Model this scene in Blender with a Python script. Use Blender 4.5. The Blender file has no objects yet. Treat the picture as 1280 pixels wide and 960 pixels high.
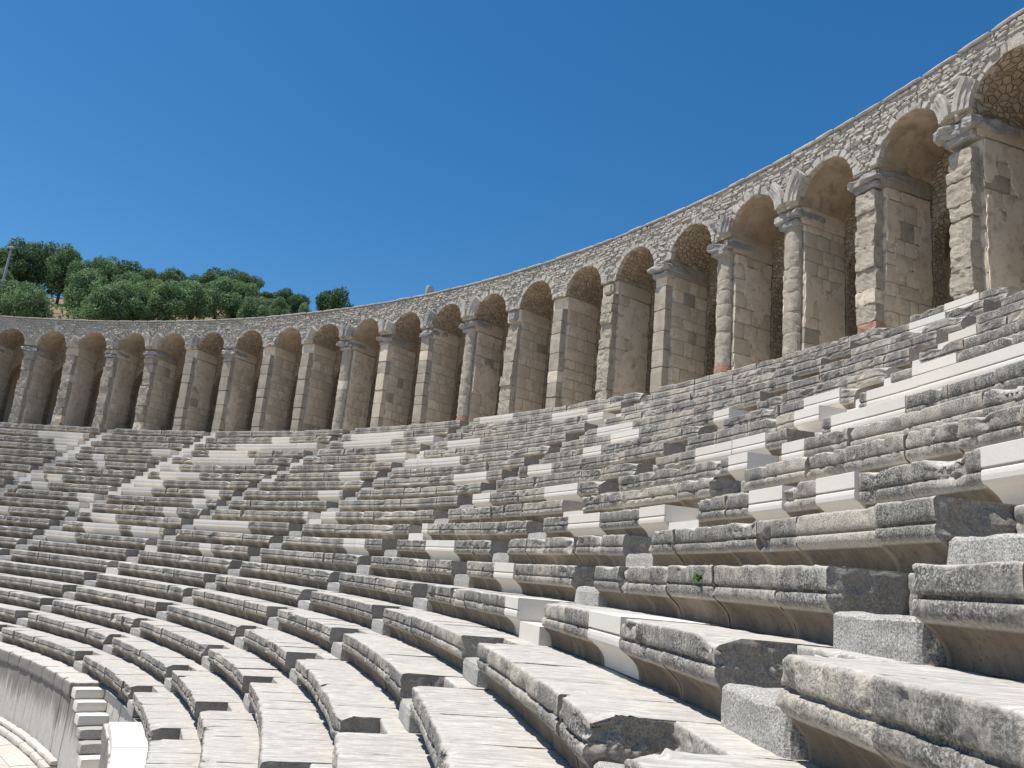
import bpy, math, random
import numpy as np
from mathutils import Matrix, Vector

# ------------------------------------------------------------------ camera, sky, sun, exposure
sc = bpy.context.scene
COL = sc.collection
R1, T, H = 35.778, 0.70, 0.4756          # first seat edge radius, tread depth, seat height
RA, ZIMP, ZTOP = 51.472, 14.76, 17.13    # arcade front radius, impost and wall-top heights
TH0, DTH = 1.4661, 0.05748               # arcade pier angles
NROWS = 21
CAM = np.array([38.572, 0.0, 3.544])
yaw, pit, rol = 1.6074, 0.2288, 0.0944
F = Vector((math.cos(yaw)*math.cos(pit), math.sin(yaw)*math.cos(pit), math.sin(pit)))
Rr = Vector((math.sin(yaw), -math.cos(yaw), 0)); U = Rr.cross(F)
cx = Rr*math.cos(rol)+U*math.sin(rol); cy = -Rr*math.sin(rol)+U*math.cos(rol); cz = -F
cam = bpy.data.cameras.new('camera'); cam.sensor_width = 36; cam.lens = 36*1046.8/1280
cam.clip_start = 0.05; cam.clip_end = 6000
cob = bpy.data.objects.new('camera', cam); COL.objects.link(cob)
cob.matrix_world = Matrix(((cx.x, cy.x, cz.x, CAM[0]), (cx.y, cy.y, cz.y, CAM[1]), (cx.z, cy.z, cz.z, CAM[2]), (0, 0, 0, 1)))
sc.camera = cob

SUN_EL = math.radians(69); SUN_AZ = (-1.0, -0.08)
sd = Vector((SUN_AZ[0], SUN_AZ[1], 0)).normalized()*math.cos(SUN_EL); sd.z = math.sin(SUN_EL)
world = bpy.data.worlds.new('World'); sc.world = world; world.use_nodes = True
wn = world.node_tree.nodes; wl = world.node_tree.links
sky = wn.new('ShaderNodeTexSky'); sky.sky_type = 'NISHITA'; sky.sun_disc = False
sky.sun_elevation = SUN_EL; sky.sun_rotation = math.radians(265)
sky.air_density = 1.0; sky.dust_density = 0.3; sky.ozone_density = 3.0; sky.altitude = 50
hs = wn.new('ShaderNodeHueSaturation'); hs.inputs['Saturation'].default_value = 1.34; hs.inputs['Hue'].default_value = .4975
wl.new(sky.outputs[0], hs.inputs['Color']); wl.new(hs.outputs[0], wn['Background'].inputs[0]); wn['Background'].inputs[1].default_value = 0.089
sun = bpy.data.lights.new('sun', 'SUN'); sun.energy = 4.6; sun.angle = math.radians(0.53); sun.color = (1.0, 0.96, 0.90)
so = bpy.data.objects.new('sun', sun); COL.objects.link(so); so.location = (0, 0, 80)
so.rotation_euler = (-sd).to_track_quat('-Z', 'Y').to_euler()
sc.view_settings.view_transform = 'Standard'; sc.view_settings.look = 'None'
sc.view_settings.exposure = 0.47; sc.view_settings.gamma = 1.0; sc.view_settings.use_curve_mapping = False
sc.render.film_transparent = False

# ------------------------------------------------------------------ numpy noise
def _h(ix, iy, iz):
    n = (ix*374761393 + iy*668265263 + iz*2147483647 + 1274126177) & 0x7fffffff
    n = ((n ^ (n >> 13))*1103515245) & 0x7fffffff
    n = ((n ^ (n >> 15))*69069 + 12345) & 0x7fffffff
    return (n ^ (n >> 16) & 0x7fffffff)/float(0x7fffffff)
def vnoise(p):
    i = np.floor(p).astype(np.int64); f = p-i; u = f*f*(3-2*f)
    x, y, z = i[..., 0], i[..., 1], i[..., 2]; ux, uy, uz = u[..., 0], u[..., 1], u[..., 2]
    def L(a, b, t): return a+(b-a)*t
    return L(L(L(_h(x, y, z), _h(x+1, y, z), ux), L(_h(x, y+1, z), _h(x+1, y+1, z), ux), uy),
             L(L(_h(x, y, z+1), _h(x+1, y, z+1), ux), L(_h(x, y+1, z+1), _h(x+1, y+1, z+1), ux), uy), uz)
def fbm(p, oct=3):
    s = 0; a = 0.5; t = 0
    for o in range(oct):
        s = s+a*vnoise(p*(2.03**o)+o*17.3); t += a; a *= 0.5
    return s/t            # 0..1

# ------------------------------------------------------------------ materials
def nodes_of(name):
    m = bpy.data.materials.new(name); m.use_nodes = True
    nt = m.node_tree; b = nt.nodes['Principled BSDF']; b.inputs['Specular IOR Level'].default_value = 0.25
    return m, nt, b
class NB:
    def __init__(s, nt): s.nt = nt
    def n(s, t, **kw):
        x = s.nt.nodes.new(t)
        for k, v in kw.items(): setattr(x, k, v)
        return x
    def l(s, a, b): s.nt.links.new(a, b)
    def noise(s, vec, scale, detail=5, rough=0.6, dist=0.0):
        x = s.n('ShaderNodeTexNoise'); s.l(vec, x.inputs['Vector'])
        x.inputs['Scale'].default_value = scale; x.inputs['Detail'].default_value = detail
        x.inputs['Roughness'].default_value = rough; x.inputs['Distortion'].default_value = dist
        return x.outputs['Fac']
    def ramp(s, fac, stops):
        x = s.n('ShaderNodeValToRGB'); s.l(fac, x.inputs[0]); e = x.color_ramp.elements
        while len(e) < len(stops): e.new(0.5)
        for q, (p, c) in zip(e, stops):
            q.position = p; q.color = (c, c, c, 1) if isinstance(c, (int, float)) else (*c, 1)
        return x.outputs[0]
    def mix(s, fac, a, b, mode='MIX'):
        x = s.n('ShaderNodeMix', data_type='RGBA', blend_type=mode)
        if isinstance(fac, (int, float)): x.inputs[0].default_value = fac
        else: s.l(fac, x.inputs[0])
        for i, v in ((6, a), (7, b)):
            if isinstance(v, tuple): x.inputs[i].default_value = (*v, 1)
            else: s.l(v, x.inputs[i])
        return x.outputs[2]
    def math(s, op, a, b=None, clamp=False):
        x = s.n('ShaderNodeMath', operation=op); x.use_clamp = clamp
        for i, v in ((0, a), (1, b)):
            if v is None: continue
            if isinstance(v, (int, float)): x.inputs[i].default_value = v
            else: s.l(v, x.inputs[i])
        return x.outputs[0]
    def coords(s, per_object=37.0):
        tc = s.n('ShaderNodeTexCoord'); oi = s.n('ShaderNodeObjectInfo')
        r = s.math('MULTIPLY', oi.outputs['Random'], per_object)
        v = s.n('ShaderNodeVectorMath', operation='ADD'); s.l(tc.outputs['Object'], v.inputs[0])
        c = s.n('ShaderNodeCombineXYZ'); s.l(r, c.inputs[0]); s.l(r, c.inputs[1]); s.l(r, c.inputs[2]); s.l(c.outputs[0], v.inputs[1])
        return v.outputs[0], oi.outputs['Random']
    def stretch(s, vec, sc_):
        m = s.n('ShaderNodeMapping'); s.l(vec, m.inputs[0]); m.inputs['Scale'].default_value = sc_
        return m.outputs[0]
    def bump(s, hgt, strength, dist, bsdf):
        b = s.n('ShaderNodeBump'); s.l(hgt, b.inputs['Height']); b.inputs['Distance'].default_value = dist
        if isinstance(strength, (int, float)): b.inputs['Strength'].default_value = strength
        else: s.l(strength, b.inputs['Strength'])
        s.l(b.outputs[0], bsdf.inputs['Normal'])

def old_seat_stone():
    m, nt, b = nodes_of('weathered_seat_limestone'); k = NB(nt)
    v, rnd = k.coords()
    at = k.n('ShaderNodeAttribute', attribute_name='zone')
    sep = k.n('ShaderNodeSeparateColor'); k.l(at.outputs['Color'], sep.inputs[0])
    fas, cove, edge = sep.outputs[0], sep.outputs[1], sep.outputs[2]
    n1 = k.noise(v, 1.1, 4, .55); n2 = k.noise(v, 7, 8, .68); n3 = k.noise(v, 38, 6, .7)
    gr = k.noise(k.stretch(v, (2.2, 16, 16)), 1.6, 7, .66, .6)
    tread = k.mix(k.ramp(n2, [(.32, 0), (.68, 1)]), (.415, .385, .34), (.58, .55, .50))
    tread = k.mix(k.ramp(gr, [(.40, .9), (.58, 0)]), tread, (.29, .28, .265))
    tread = k.mix(k.ramp(n3, [(.30, .55), (.45, 0)]), tread, (.24, .235, .22))
    tread = k.mix(k.math('MULTIPLY', rnd, .25), tread, (.52, .47, .39))
    # grey-black lichen that grows on the weathered front
    lich = k.mix(k.ramp(n3, [(.35, 0), (.66, 1)]), (.095, .09, .082), (.28, .265, .24))
    lsum = k.math('ADD', k.math('MULTIPLY', n2, .75), k.math('ADD', k.math('MULTIPLY', n1, .42), k.math('MULTIPLY', rnd, .34)))
    sp = k.noise(v, 70, 3, .6); spk = k.ramp(sp, [(.40, 0), (.56, 1)])
    np_ = k.noise(v, 2.6, 4, .6, .5); spa = k.ramp(np_, [(.36, .15), (.62, 1)])
    lich = k.mix(k.math('MULTIPLY', k.math('SUBTRACT', 1.0, spk), spa), lich, (.06, .058, .054)); lich = k.mix(k.math('MULTIPLY', k.ramp(sp, [(.53, 0), (.62, .85)]), spa), lich, (.50, .48, .44))
    lich = k.mix(k.ramp(k.noise(k.stretch(v, (3, 5, 1)), 2.2, 5, .65), [(.52, 0), (.66, .6)]), lich, (.42, .39, .335))
    base_f = k.mix(n2, (.41, .36, .29), (.63, .575, .49)); base_f = k.mix(k.ramp(sp, [(.38, .7), (.5, 0)]), base_f, (.19, .175, .155))
    lmask = k.ramp(lsum, [(.54, .12), (.76, .94)])
    lmask = k.math('MULTIPLY', lmask, fas)
    lmask = k.math('MULTIPLY', lmask, k.math('SUBTRACT', 1.0, k.math('MULTIPLY', edge, .8)))
    cv = k.mix(k.ramp(n1, [(.35, 0), (.65, 1)]), (.125, .10, .076), (.215, .178, .138))  # cove colour lowered to carry shade under the nose, over its tan staining
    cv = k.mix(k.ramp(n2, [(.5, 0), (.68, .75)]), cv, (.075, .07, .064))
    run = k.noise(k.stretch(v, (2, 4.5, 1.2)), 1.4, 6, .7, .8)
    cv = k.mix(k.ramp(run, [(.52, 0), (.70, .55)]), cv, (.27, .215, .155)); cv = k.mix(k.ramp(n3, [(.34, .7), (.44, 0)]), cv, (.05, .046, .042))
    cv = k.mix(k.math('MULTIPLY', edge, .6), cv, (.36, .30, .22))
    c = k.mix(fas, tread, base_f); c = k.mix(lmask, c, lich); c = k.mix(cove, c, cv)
    k.l(c, b.inputs['Base Color']); b.inputs['Roughness'].default_value = .92
    hgt = k.math('ADD', k.math('MULTIPLY', n2, .7), k.math('MULTIPLY', n3, .5))
    hgt = k.math('ADD', hgt, k.math('MULTIPLY', gr, .35)); hgt = k.math('ADD', hgt, k.math('MULTIPLY', k.math('MULTIPLY', sp, fas), .35))
    st = k.math('ADD', .3, k.math('MULTIPLY', fas, .4))
    k.bump(hgt, st, .03, b)
    return m
def new_stone():
    m, nt, b = nodes_of('new_white_limestone'); k = NB(nt); v, rnd = k.coords()
    n = k.noise(v, 3, 5, .6); n3 = k.noise(v, 60, 3, .6); n2 = k.noise(k.stretch(v, (1, 3, 5)), 4, 6, .65)
    c = k.mix(n, (.63, .585, .515), (.73, .695, .64)); c = k.mix(k.ramp(n3, [(.36, .35), (.46, 0)]), c, (.55, .52, .47))
    c = k.mix(k.ramp(n2, [(.55, 0), (.75, .45)]), c, (.58, .545, .49))
    c = k.mix(k.math('MULTIPLY', rnd, .35), c, (.55, .49, .40))
    k.l(c, b.inputs['Base Color']); b.inputs['Roughness'].default_value = .75; k.bump(n3, .15, .01, b)
    return m
def plain_stone(name, dark, light, stain, bumpst=.5, s1=1.2, s2=8, stainlo=.52, stainhi=.7, crack=False, rough=.93, speck=0, vary=.45):
    m, nt, b = nodes_of(name); k = NB(nt); v, rnd = k.coords()
    n1 = k.noise(v, s1, 5, .6, .3); n2 = k.noise(v, s2, 8, .68); n3 = k.noise(v, 45, 5, .7)
    c = k.mix(k.ramp(n1, [(.34, 0), (.66, 1)]), dark, light)
    c = k.mix(k.ramp(n2, [(stainlo, 0), (stainhi, .85)]), c, stain)
    c = k.mix(k.ramp(n3, [(.32, .5), (.45, 0)]), c, tuple(x*.55 for x in dark))
    c = k.mix(k.math('MULTIPLY', rnd, vary), c, tuple((a+d)*.5*(.78 if vary < .5 else .70) for a, d in zip(dark, light)))
    sp = k.noise(v, 85, 3, .75)
    if speck: c = k.mix(k.ramp(sp, [(.38, speck), (.52, 0)]), c, tuple(x*.35 for x in dark)); c = k.mix(k.ramp(sp, [(.53, 0), (.63, speck)]), c, tuple(min(.7, x*1.25) for x in light))
    if crack:
        vo = k.n('ShaderNodeTexVoronoi', feature='DISTANCE_TO_EDGE'); vo.inputs['Scale'].default_value = .9
        wv = k.n('ShaderNodeVectorMath', operation='ADD'); k.l(v, wv.inputs[0])
        nc = k.n('ShaderNodeTexNoise'); nc.inputs['Scale'].default_value = 1.7; nc.inputs['Detail'].default_value = 6; k.l(v, nc.inputs['Vector'])
        k.l(nc.outputs['Color'], wv.inputs[1]); k.l(wv.outputs[0], vo.inputs['Vector'])
        ck = k.math('MULTIPLY', k.ramp(vo.outputs['Distance'], [(.0, 1), (.034, 0)]), k.ramp(n1, [(.38, 0), (.56, 1)]))
        c = k.mix(ck, c, (.72, .65, .54))
    k.l(c, b.inputs['Base Color']); b.inputs['Roughness'].default_value = rough
    k.bump(k.math('ADD', n2, k.math('MULTIPLY', n3, .6)), bumpst, .03, b)
    return m
def vault_rubble():
    m, nt, b = nodes_of('vault_rubble_mortar'); k = NB(nt); v, rnd = k.coords()
    vo = k.n('ShaderNodeTexVoronoi'); vo.inputs['Scale'].default_value = 5; k.l(k.stretch(v, (1, 1, 1.6)), vo.inputs['Vector'])
    ve = k.n('ShaderNodeTexVoronoi', feature='DISTANCE_TO_EDGE'); ve.inputs['Scale'].default_value = 5; k.l(k.stretch(v, (1, 1, 1.6)), ve.inputs['Vector'])
    n2 = k.noise(v, 9, 7, .65)
    sp = k.n('ShaderNodeSeparateColor'); k.l(vo.outputs['Color'], sp.inputs[0])
    c = k.mix(sp.outputs[0], (.33, .26, .185), (.52, .42, .315)); c = k.mix(k.ramp(ve.outputs['Distance'], [(.0, .8), (.09, 0)]), c, (.38, .32, .245))
    c = k.mix(k.ramp(n2, [(.5, 0), (.7, .6)]), c, (.17, .135, .105))
    k.l(c, b.inputs['Base Color']); b.inputs['Roughness'].default_value = .95
    k.bump(k.math('ADD', k.ramp(ve.outputs['Distance'], [(0, 0), (.14, 1)]), k.math('MULTIPLY', n2, .6)), .9, .05, b)
    return m
def leaf_mat(name, c1, c2):
    m, nt, b = nodes_of(name); k = NB(nt); v, rnd = k.coords()
    g = k.n('ShaderNodeNewGeometry'); n = k.noise(v, .8, 3, .6)
    c = k.mix(g.outputs['Random Per Island'], c1, c2); c = k.mix(k.math('MULTIPLY', rnd, .3), c, (.10, .12, .05))
    k.l(c, b.inputs['Base Color']); b.inputs['Roughness'].default_value = .85; b.inputs['Specular IOR Level'].default_value = .1
    b.inputs['Subsurface Weight'].default_value = 0
    tr = k.n('ShaderNodeBsdfTranslucent'); k.l(c, tr.inputs[0]); mx = k.n('ShaderNodeMixShader'); mx.inputs[0].default_value = .25
    k.l(b.outputs[0], mx.inputs[1]); k.l(tr.outputs[0], mx.inputs[2])
    k.l(mx.outputs[0], nt.nodes['Material Output'].inputs[0])
    return m
def podium_mat():
    m, nt, b = nodes_of('drip_stained_limestone'); k = NB(nt); v, rnd = k.coords(5)
    at = k.n('ShaderNodeAttribute', attribute_name='zone'); sep = k.n('ShaderNodeSeparateColor'); k.l(at.outputs['Color'], sep.inputs[0])
    dr = k.noise(k.stretch(v, (5, 5, .45)), 1.5, 6, .6); n2 = k.noise(v, 8, 7, .66); n3 = k.noise(v, 40, 5, .7)
    c = k.mix(n2, (.42, .385, .34), (.58, .55, .50))
    st = k.math('ADD', k.math('MULTIPLY', sep.outputs[0], .55), dr)
    c = k.mix(k.ramp(st, [(.58, 0), (.82, .85)]), c, (.17, .155, .135))
    c = k.mix(k.ramp(n3, [(.32, .4), (.45, 0)]), c, (.25, .23, .2))
    k.l(c, b.inputs['Base Color']); b.inputs['Roughness'].default_value = .92
    k.bump(k.math('ADD', n2, k.math('MULTIPLY', n3, .5)), .5, .03, b)
    return m

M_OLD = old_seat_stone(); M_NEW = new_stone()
M_BED = plain_stone('mortar_bed', (.34, .31, .26), (.46, .43, .37), (.28, .26, .23))
M_STEP = plain_stone('pale_step_stone', (.40, .375, .335), (.52, .50, .46), (.27, .255, .235), .8, speck=.8)
M_PIER = plain_stone('tan_pier_ashlar', (.66, .545, .41), (.84, .725, .57), (.44, .355, .265), .8, 1.3, 6, speck=.2, vary=.75)
M_PLASTER = plain_stone('old_tan_plaster', (.67, .555, .425), (.84, .725, .585), (.44, .36, .28), .7, .9, 3.2, .50, .64, True)
M_FRONT = plain_stone('worn_pilaster_stone', (.36, .305, .235), (.54, .48, .39), (.24, .205, .16), .9, 2, 11, speck=.35)
M_BRICK = plain_stone('red_brick_rubble', (.36, .19, .13), (.46, .29, .21), (.40, .34, .27), .7, 4, 14)
M_GREY = plain_stone('grey_marble_capital', (.27, .26, .24), (.47, .45, .415), (.15, .145, .138), .7, 2, 10, speck=.4)
M_RUB = plain_stone('pale_rubble_stone', (.42, .38, .32), (.62, .58, .51), (.24, .22, .185), .8, 3, 12, speck=.3)
M_MORTAR = plain_stone('rubble_mortar', (.40, .36, .30), (.53, .485, .415), (.27, .24, .20), .9, 2, 14)
M_VAULT = vault_rubble()
M_VPLAS = plain_stone('brown_vault_plaster', (.39, .31, .225), (.56, .455, .345), (.25, .20, .15), .8, 1.1, 3.2, .48, .66)  # darker, browner plaster than on the pier cheeks
M_POD = podium_mat()
M_FLOOR = plain_stone('paving_limestone', (.48, .44, .385), (.62, .58, .52), (.33, .30, .26), .4)
M_SOIL = plain_stone('dry_red_soil', (.20, .135, .09), (.31, .225, .155), (.13, .11, .06), .8, .15, 1.2)
M_LEAF = [leaf_mat('evergreen_leaf', (.105, .18, .085), (.24, .36, .17)), leaf_mat('olive_green_leaf', (.14, .23, .105), (.31, .44, .22)),
          leaf_mat('dark_oak_leaf', (.075, .13, .07), (.175, .27, .14))]
M_BARK = plain_stone('tree_bark', (.07, .055, .04), (.14, .11, .085), (.05, .04, .03))
M_METAL = plain_stone('galvanised_metal', (.42, .43, .44), (.52, .53, .54), (.36, .36, .36), .1, rough=.5)
M_WEED = leaf_mat('weed_leaf', (.07, .17, .025), (.14, .28, .05))

# ------------------------------------------------------------------ object helpers
def link(o, parent=None):
    COL.objects.link(o)
    if parent: o.parent = parent
    return o
def tag(o, label=None, cat=None, group=None, kind=None):
    if label: o['label'] = label
    if cat: o['category'] = cat
    if group: o['group'] = group
    if kind: o['kind'] = kind
    return o
def thing(name, loc, label, cat, group=None):
    e = bpy.data.objects.new(name, None); link(e); e.location = loc; e.empty_display_size = .3
    return tag(e, label, cat, group)
def make_mesh(name, verts, faces, mat, zone=None, smooth=False):
    me = bpy.data.meshes.new(name)
    me.from_pydata(verts.tolist() if isinstance(verts, np.ndarray) else verts, [], faces.tolist() if isinstance(faces, np.ndarray) else faces)
    me.materials.append(mat)
    if smooth: me.polygons.foreach_set('use_smooth', [True]*len(me.polygons))
    if zone is not None:
        a = me.color_attributes.new('zone', 'FLOAT_COLOR', 'POINT')
        z = np.ones((len(verts), 4), dtype=np.float32); z[:, :3] = zone
        a.data.foreach_set('color', z.ravel())
    me.update()
    return me
def mesh_obj(name, me, parent=None, loc=None, rz=0.0, origin=(0, 0, 0)):
    o = bpy.data.objects.new(name, me); link(o, parent)
    if loc is not None: o.location = (loc[0]-origin[0], loc[1]-origin[1], loc[2]-origin[2])
    o.rotation_euler = (0, 0, rz)
    return o
def grid_faces(na, nb, off=0, flip=False):
    i, j = np.meshgrid(np.arange(na-1), np.arange(nb-1), indexing='ij')
    a = (i*nb+j).ravel()+off; b = a+nb; c = b+1; d = a+1
    f = np.stack([a, b, c, d] if not flip else [a, d, c, b], 1)
    return f
def pol(r, t, z): return np.array([r*math.cos(t), r*math.sin(t), z])
def rough_box(x0, x1, y0, y1, z0, z1, n=(2, 2, 2), amp=.01, freq=4., rnd=.02, seed=0, open_bottom=False):
    """box surface as six grids, corners rounded and faces roughened by position noise"""
    V = []; Fc = []; off = 0
    lo = np.array([x0, y0, z0]); hi = np.array([x1, y1, z1]); c = (lo+hi)/2; hs = (hi-lo)/2
    for ax in range(3):
        o1, o2 = [a for a in range(3) if a != ax]
        for s in (0, 1):
            if open_bottom and ax == 2 and s == 0: continue
            u = np.linspace(-1, 1, n[o1]+1); w = np.linspace(-1, 1, n[o2]+1)
            uu, ww = np.meshgrid(u, w, indexing='ij')
            P = np.zeros(uu.shape+(3,)); P[..., o1] = uu; P[..., o2] = ww; P[..., ax] = 1 if s else -1
            V.append(P.reshape(-1, 3)); fl = (s == 0) ^ (ax == 1)
            Fc.append(grid_faces(n[o1]+1, n[o2]+1, off, fl)); off += P.shape[0]*P.shape[1]
    V = np.concatenate(V); Fc = np.concatenate(Fc)
    P = c+V*hs
    ins = np.clip(np.abs(V), 0, 1)
    k = (ins > .999).sum(1)                      # edges 2, corners 3
    P -= np.sign(V)*(rnd*np.clip(k-1, 0, 2)[:, None]*(ins > .999))*np.array([1, 1, 1])*.6
    q = P*freq+seed*7.31
    d = np.stack([fbm(q+11.1, 2), fbm(q+37.7, 2), fbm(q+71.3, 2)], 1)-.5
    P += d*2*amp
    return P, Fc

rng = np.random.default_rng(7); random.seed(7)
ORD = ['first', 'second', 'third', 'fourth', 'fifth', 'sixth', 'seventh', 'eighth', 'ninth', 'tenth', 'eleventh', 'twelfth', 'thirteenth', 'fourteenth',
       'fifteenth', 'sixteenth', 'seventeenth', 'eighteenth', 'nineteenth', 'twentieth', 'twenty-first', 'twenty-second']
D2R = math.pi/180

# ------------------------------------------------------------------ ground, hill, hidden masses
def structure(name, me, loc=(0, 0, 0)):
    o = mesh_obj(name, me, None, loc); o['kind'] = 'structure'; return o
def sm(a, b, x):
    t = np.clip((x-a)/(b-a), 0, 1); return t*t*(3-2*t)
def hill(x, y):
    return 12+27.5*sm(50, 125, y)*(1-.35*sm(-6, 22, x))+1.5*np.sin(x*.09+1)*np.sin(y*.07)
g = np.array([[-3000, -3000, -14], [3000, -3000, -14], [3000, 3000, -14], [-3000, 3000, -14]], float)
structure('ground', make_mesh('ground', g, [[0, 1, 2, 3]], M_SOIL))
xs = np.linspace(-150, 110, 90); ys = np.linspace(30, 240, 80)
X, Y = np.meshgrid(xs, ys, indexing='ij'); Z = hill(X, Y)
fade = sm(59.6, 65, np.hypot(X, Y))*(1-sm(150, 235, Y))*(1-sm(60, 105, X))*sm(-148, -100, X)
Z = -15+(Z+15)*fade
Z += (fbm(np.stack([X*.12, Y*.12, X*0], -1), 4)-.5)*3*fade
structure('hill', make_mesh('hill', np.stack([X, Y, Z], -1).reshape(-1, 3), grid_faces(len(xs), len(ys)), M_SOIL, smooth=True))
def ring(prof, t0, t1, dt=.5, flip=False):
    n = max(2, int(abs(t1-t0)/dt)+1); th = np.linspace(t0, t1, n)*D2R; prof = np.array(prof, float)
    P = np.zeros((n, len(prof), 3)); P[..., 0] = np.cos(th)[:, None]*prof[:, 0]; P[..., 1] = np.sin(th)[:, None]*prof[:, 0]; P[..., 2] = prof[:, 1]
    return P.reshape(-1, 3), grid_faces(n, len(prof), 0, flip)
A0, A1 = -16.0, 101.0
# bedding under the seats (seen only in the joints)
pr = [(R1+.1, -.05)]
for k in range(1, NROWS+1):
    r = R1+(k-1)*T
    pr += [(r+.60, (k-1)*H-.05), (r+.60, k*H-.06)]
pr += [(RA+6.9, NROWS*H-.06)]
structure('seating_slope', make_mesh('seating_slope', *ring(pr, A0, A1), M_BED))
# lower seating below the walkway: plain stepped mass out of sight of the photograph
pr = [(12, -11.0)]
for k in range(18): pr += [(20+k*.68, -10.6+k*.45-.45), (20+k*.68, -10.6+k*.45)]
pr += [(32.4, -2.95), (33.0, -2.95), (33.0, -2.16), (35.5, -2.16)]
structure('lower_seating', make_mesh('lower_seating', *ring(pr, A0, A1, 1), M_FLOOR))
fl = structure('orchestra_floor', make_mesh('orchestra_floor', *ring([(0, -11.02), (12.2, -11.02)], -180, 180, 6), M_FLOOR))

# ------------------------------------------------------------------ seat rows
PROF = [(.022, 0., 0), (.006, -.007, .6), (0., -.022, 1), (0., -.075, 1), (.001, -.135, 1), (.010, -.147, 1), (.034, -.150, 1), (.034, -.168, 1),
        (.010, -.172, 1), (.000, -.190, 1), (.001, -.225, 1), (.016, -.252, .8), (.045, -.272, .3), (.060, -.285, 0), (.088, -.303, 0), (.120, -.330, 0),
        (.150, -.366, 0), (.168, -.405, 0), (.176, -.44, 0), (.178, -.4756, 0)]
PN = [(.004, 0., 0), (0., -.004, 1), (0., -.075, 1), (0., -.138, 1), (.003, -.142, 1), (.026, -.144, 1), (.026, -.158, 1), (.008, -.160, 1), (0., -.170, 1),
      (-.003, -.20, 1), (0., -.235, 1), (.012, -.255, .8), (.045, -.268, .3), (.060, -.285, 0), (.088, -.303, 0), (.120, -.330, 0),
      (.150, -.366, 0), (.168, -.405, 0), (.176, -.44, 0), (.178, -.4756, 0)]
PROF = np.array(PROF); PN = np.array(PN)
def resample(P, s):
    out = [P[0]]
    for a, b in zip(P[:-1], P[1:]):
        d = math.hypot(b[0]-a[0], b[1]-a[1]); n = max(1, int(round(d/s)))
        for i in range(1, n+1): out.append(a+(b-a)*i/n)
    return np.array(out)
def wob(k, t):
    q = np.array([[t*9+k*3.1, k*7.7, 1.5], [t*9+k*3.1, k*7.7, 41.5], [t*31+k*1.7, k*5.3, 9.5], [t*31+k*1.7, k*5.3, 77.5]]); n_ = vnoise(q)-.5
    return n_[0]*.06+n_[2]*.03, n_[1]*.035+n_[3]*.018
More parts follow.
